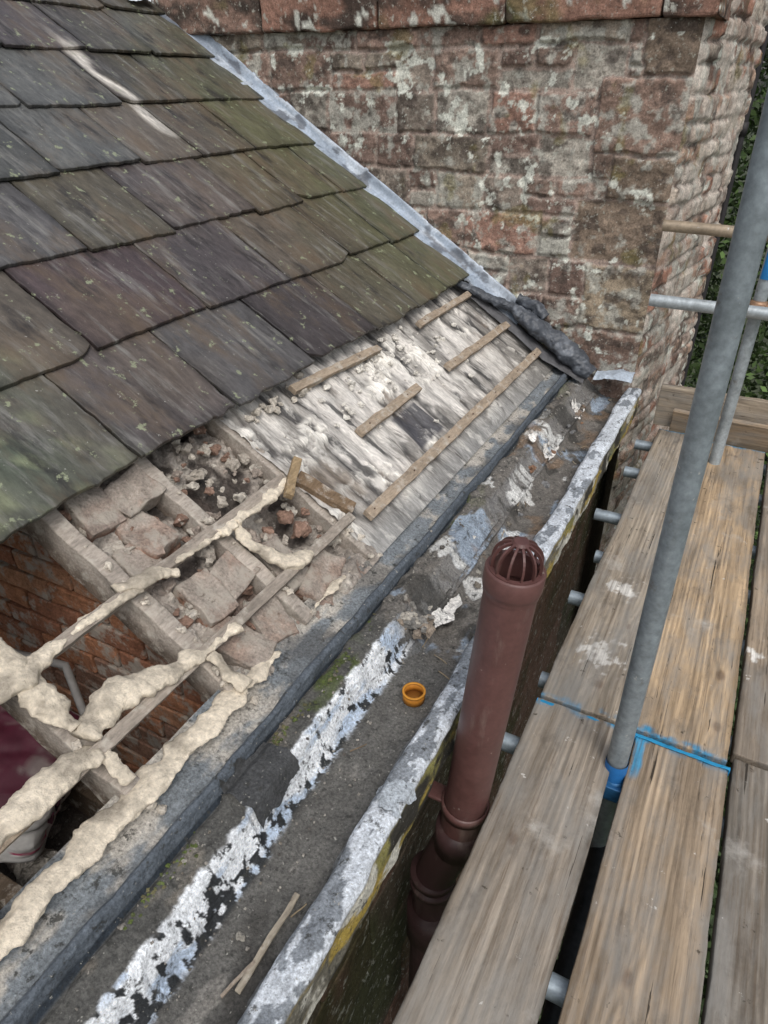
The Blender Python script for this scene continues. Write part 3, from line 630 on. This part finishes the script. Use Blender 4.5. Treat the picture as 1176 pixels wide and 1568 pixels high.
# ---------------------------------------------------------------- scaffold
ZD=-1.41
def board(name,x0,x1,y0,y1,base,sd,white=(),knots=2):
    A=Acc();rk=random.Random(sd*13)
    kn=[(rk.uniform(x0+.03,x1-.03),rk.uniform(max(y0,.0),y1),rk.uniform(.006,.014)) for _ in range(knots)]
    def cf(W,V):
        x,y=W[:,0],W[:,1];c=np.tile(base,(len(W),1))
        gw=x.copy()
        for kx,ky,kr in kn: gw=gw+.018*np.sign(x-kx)*np.exp(-((x-kx)/.03)**2-((y-ky)/.07)**2)
        c=c*(1+.24*np.sin(gw*420+5*fbm(x*6,y*1.2,sd,3,sd))*ss(-.6,.4,fbm(x*10,y*1.0,2,2,sd)))[:,None]
        c=c*(1+.2*fbm(gw*34,y*1.5,sd,4,sd))[:,None];c=mixc(c,(.17,.155,.135),ss(-.05,.5,fbm(x*9,y*3,sd,5,sd+1))*.6)
        e=ss(.015,.0,np.minimum(x-x0,x1-x));c=c*(1-.45*e)[:,None]
        for kx,ky,kr in kn: c=mixc(c,(.12,.07,.042),ss(1.3,.5,np.hypot(x-kx,(y-ky)*.6)/kr)*.7)
        for wx,wy,wr in white:
            dd=np.hypot((x-wx),(y-wy)*.75)/wr+1.1*fbm(x*45,y*45,0,5,sd+7)
            c=mixc(c,(.66,.64,.60),ss(1.,.4,dd)*.9)
        bl=ss(.022,.004,np.minimum(np.abs(y-y0),np.abs(y1-y))+.012*fbm(x*30,y*20,sd,4,3))*((abs(y1-1.366)<.03)|(abs(y0-1.372)<.03))
        c=mixc(c,(.015,.24,.44),bl*ss(-.5,.0,fbm(x*25,y*30,sd,4,9))*.9)
        if sd==3: c=mixc(c,(.03,.26,.46),ss(.014,.008,np.abs(x-.028+.004*fbm(y*20,0,0,3,3)))*ss(1.22,1.27,y+.02*fbm(x*40,y*9,0,3,5))*.85)
        return c
    def df(V):
        V=V.copy();V[:,2]+=.004*np.sin(V[:,1]*1.1+sd)+.002*fbm(V[:,0]*14,V[:,1]*3,sd,2,sd);V[:,0]+=.004*fbm(V[:,1]*2,sd,0,4,sd);return V
    box(A,((x0+x1)/2,(y0+y1)/2,ZD-.019),AX,(x1-x0,y1-y0,.038),base,r=.004,seg=(60,int((y1-y0)/.008),3),amp=.001,freq=40,deform=df,colf=cf)
    return A.obj(name,M_wood,None)
board('scaffold_board',-.247,-.022,-.5,1.366,(.28,.24,.195),1)
board('scaffold_board.001',-.245,-.015,1.378,3.33,(.33,.28,.22),2,((-.13,1.62,.05),(-.15,1.95,.04)))
board('scaffold_board.002',.012,.232,-.5,1.366,(.33,.255,.18),3)
board('scaffold_board.003',-.002,.226,1.380,3.30,(.43,.315,.20),4,(),3)
board('scaffold_board.004',.240,.465,-.5,1.40,(.19,.165,.135),5)
board('scaffold_board.005',.238,.463,1.42,3.32,(.33,.26,.19),6,((.26,1.83,.02),))
board('scaffold_board.006',.475,.70,-.5,3.3,(.28,.25,.20),7)
A=Acc()
for (x0,x1) in ((-.247,-.022),(.012,.232)):
    yy=1.357
    box(A,((x0+x1)/2,yy,ZD+.0015),AX,(x1-x0+.004,.010,.002),(.02,.24,.45),r=.0008,seg=(30,3,2),amp=.0025,freq=40)
    for xx in (x0-.001,x1+.001): box(A,(xx,yy,ZD-.018),AX,(.003,.012,.04),(.02,.24,.5),r=.001)
A.obj('blue_board_end_bands',M_dark)
def tube(name,p,q,r=.0242,col=(.42,.45,.48)):
    A=Acc();p=np.array(p,float);q=np.array(q,float);d=(q-p)/np.linalg.norm(q-p)
    sweep(A,[p,q],r,col,ns=32,cap=False,res=.05)
    sweep(A,[p,q],r-.004,(.05,.05,.05),ns=24,cap=False,res=.05)
    up=np.array([0,0,1.]) if abs(d[2])<.9 else np.array([0,1.,0])
    s=np.cross(d,up);s/=np.linalg.norm(s);u=np.cross(s,d);a=np.linspace(0,2*np.pi,32,endpoint=False);ring_=np.cos(a)[:,None]*s+np.sin(a)[:,None]*u
    for c in (p,q):
        V=np.concatenate([c+r*ring_,c+(r-.004)*ring_]);i=np.arange(64).reshape(2,32);j=np.roll(i,-1,1);A.add(V,np.stack([i[0],j[0],j[1],i[1]],-1),np.array(col)*.9)
    return A.obj(name,M_galv,None,True)
k=0
def T(p,q,**kw):
    global k
    tube('scaffold_tube' if k==0 else 'scaffold_tube.%03d'%k,p,q,**kw);k+=1
T((.010,1.225,-3.6),(-.034,1.245,.45),col=(.25,.29,.315))
T((.035,3.08,-3.8),(.025,3.08,.4),col=(.34,.38,.40))
zt=ZD-.038-.026
for yy,xl in ((-.1,-.2),(.20,-.2),(.45,-.2),(.72,-.2),(1.235,-.30),(1.50,-.275),(1.92,-.30),(2.2,-.28),(2.50,-.35),(2.93,-.32),(3.24,-.33)):
    T((xl,yy,zt),(1.3,yy+.01,zt),col=(.32,.38,.43))
T((-.39,3.15,-.47),(.03,3.13,-.475),r=.022,col=(.36,.29,.21));T((-.366,3.0,-.73),(1.2,3.0,-.735),col=(.38,.42,.44))
T((.002,-1.5,zt-.25),(.002,3.4,zt-.25),r=.0242,col=(.06,.065,.075))
T((.34,-1.5,-2.4),(.34,3.6,-2.4),col=(.3,.34,.38))
def coupler(name,c,col,ax=None):
    e=empty(name);A=Acc();c=np.array(c,float)
    sweep(A,[c-np.array((0,0,.028)),c+np.array((0,0,.028))],.031,col,ns=28)
    box(A,c+np.array((.0,-.034,0)),AX,(.05,.016,.046),col,r=.004);box(A,c+np.array((.035,.0,0)),AX,(.02,.05,.04),col,r=.005)
    sweep(A,[c+np.array((.03,-.05,.0)),c+np.array((.03,.03,.0))],.007,(.3,.3,.3),ns=12);sweep(A,[c+np.array((.03,-.052,.0)),c+np.array((.03,-.062,.0))],.012,(.35,.3,.22),ns=6)
    A.obj('clamp_body',M_galv,e,True)
coupler('scaffold_coupler',(-.008,1.235,zt+.01),(.03,.14,.32))
coupler('scaffold_coupler.001',(.026,3.06,-.73),(.30,.18,.11))
A=Acc();sweep(A,[(-.012,1.232,-1.45),(-.0135,1.234,-1.385)],.0265,(.02,.15,.42),ns=28,cap=False);A.obj('blue_tube_sleeve',M_dark,None,True)
A=Acc();sweep(A,[(.03,3.08,-.62),(.03,3.08,-.38)],.0265,(.02,.20,.50),ns=28,cap=False);A.obj('blue_tube_sleeve.001',M_dark,None,True)
A=Acc()
box(A,(.40,3.365,-1.30),AX,(1.36,.038,.20),(.36,.30,.23),r=.004,seg=(70,3,12),amp=.003,freq=15)
box(A,(.45,3.325,-1.395+.036),rotax(.3,0,0),(1.3,.03,.14),(.34,.26,.18),r=.004,seg=(50,3,6),amp=.002,freq=15)
A.obj('toe_board',woodmat('toe_timber',True))
A=Acc();sweep(A,[(-.248,4.25,-4),(-.248,4.25,.9)],.018,(.03,.028,.03),ns=24,res=.1);sweep(A,[(-.248,4.25,-.2),(-.248,4.25,-.14)],.024,(.03,.028,.03),ns=24);A.obj('rainwater_pipe',M_dark,None,True)
# ---------------------------------------------------------------- vegetation + ground
n=110000
cl=RNG.uniform([-1.0,5.6,-5],[4.5,8.0,2.0],(1300,3))
idx=RNG.integers(0,len(cl),n);P0=cl[idx]+RNG.normal(0,.16,(n,3))
a=RNG.normal(size=(n,3));a/=np.linalg.norm(a,axis=1,keepdims=True);b=np.cross(a,RNG.normal(size=(n,3)));b/=np.linalg.norm(b,axis=1,keepdims=True)
s=RNG.uniform(.018,.045,(n,1))
V=np.stack([P0-a*s,P0+b*s*.5,P0+a*s,P0-b*s*.5],1).reshape(-1,3)
g=RNG.uniform(.5,1.7,(n,1))*np.array([[.070,.115,.035]]);g=np.repeat(g*(.8+.5*_h(idx,idx,idx,3))[:,None],4,0)
mesh_obj('hedge',V,np.arange(n*4).reshape(n,4),g,M_leaf)
n=26000
P0=np.stack([RNG.uniform(-.5,2.2,n),RNG.uniform(-1.5,5.3,n),-4.6+RNG.normal(0,.25,n)],1)
P0[:,2]+=.35*fbm(P0[:,0]*2,P0[:,1]*2,0,3,5)
a=RNG.normal(size=(n,3));a/=np.linalg.norm(a,axis=1,keepdims=True);b=np.cross(a,RNG.normal(size=(n,3)));b/=np.linalg.norm(b,axis=1,keepdims=True);s=RNG.uniform(.03,.07,(n,1))
V=np.stack([P0-a*s,P0+b*s*.5,P0+a*s,P0-b*s*.5],1).reshape(-1,3)
mesh_obj('shrubs',V,np.arange(n*4).reshape(n,4),np.repeat(RNG.uniform(.4,1.6,(n,1))*np.array([[.05,.08,.03]]),4,0),M_leaf)
g=150.;mesh_obj('ground',[(-g,-g,-5.2),(g,-g,-5.2),(g,g,-5.2),(-g,g,-5.2)],[[0,1,2,3]],None,M_ground)
# ---------------------------------------------------------------- light, world, camera
sc=bpy.context.scene
w=bpy.data.worlds.new('World');sc.world=w;w.use_nodes=True;nt=w.node_tree
sky=nt.nodes.new('ShaderNodeTexSky');sky.sky_type='NISHITA';sky.sun_disc=False
el,az=math.radians(55),math.radians(140)
sky.sun_elevation=el;sky.sun_rotation=az;sky.dust_density=4;sky.air_density=1.2
hs=nt.nodes.new('ShaderNodeHueSaturation');hs.inputs['Saturation'].default_value=.42
nt.links.new(sky.outputs[0],hs.inputs['Color']);bg=nt.nodes['Background'];nt.links.new(hs.outputs[0],bg.inputs['Color']);bg.inputs['Strength'].default_value=.15
sd=bpy.data.lights.new('sun','SUN');sd.energy=1.2;sd.angle=math.radians(28);sd.color=(1,.97,.93)
so=link(bpy.data.objects.new('sun',sd))
dirv=Vector((math.sin(az)*math.cos(el),math.cos(az)*math.cos(el),math.sin(el)))
so.rotation_euler=dirv.to_track_quat('Z','Y').to_euler()
cam=bpy.data.cameras.new('camera');co=link(bpy.data.objects.new('camera',cam))
cam.sensor_fit='VERTICAL';cam.sensor_height=24;cam.sensor_width=18;cam.lens=1050/1568*24;cam.clip_start=.02;cam.clip_end=500
co.location=(0,0,0);co.rotation_euler=(math.radians(90-31.7),0,math.radians(27.9))
sc.camera=co
sc.view_settings.view_transform='Standard'
sc.view_settings.look='None';sc.view_settings.exposure=0
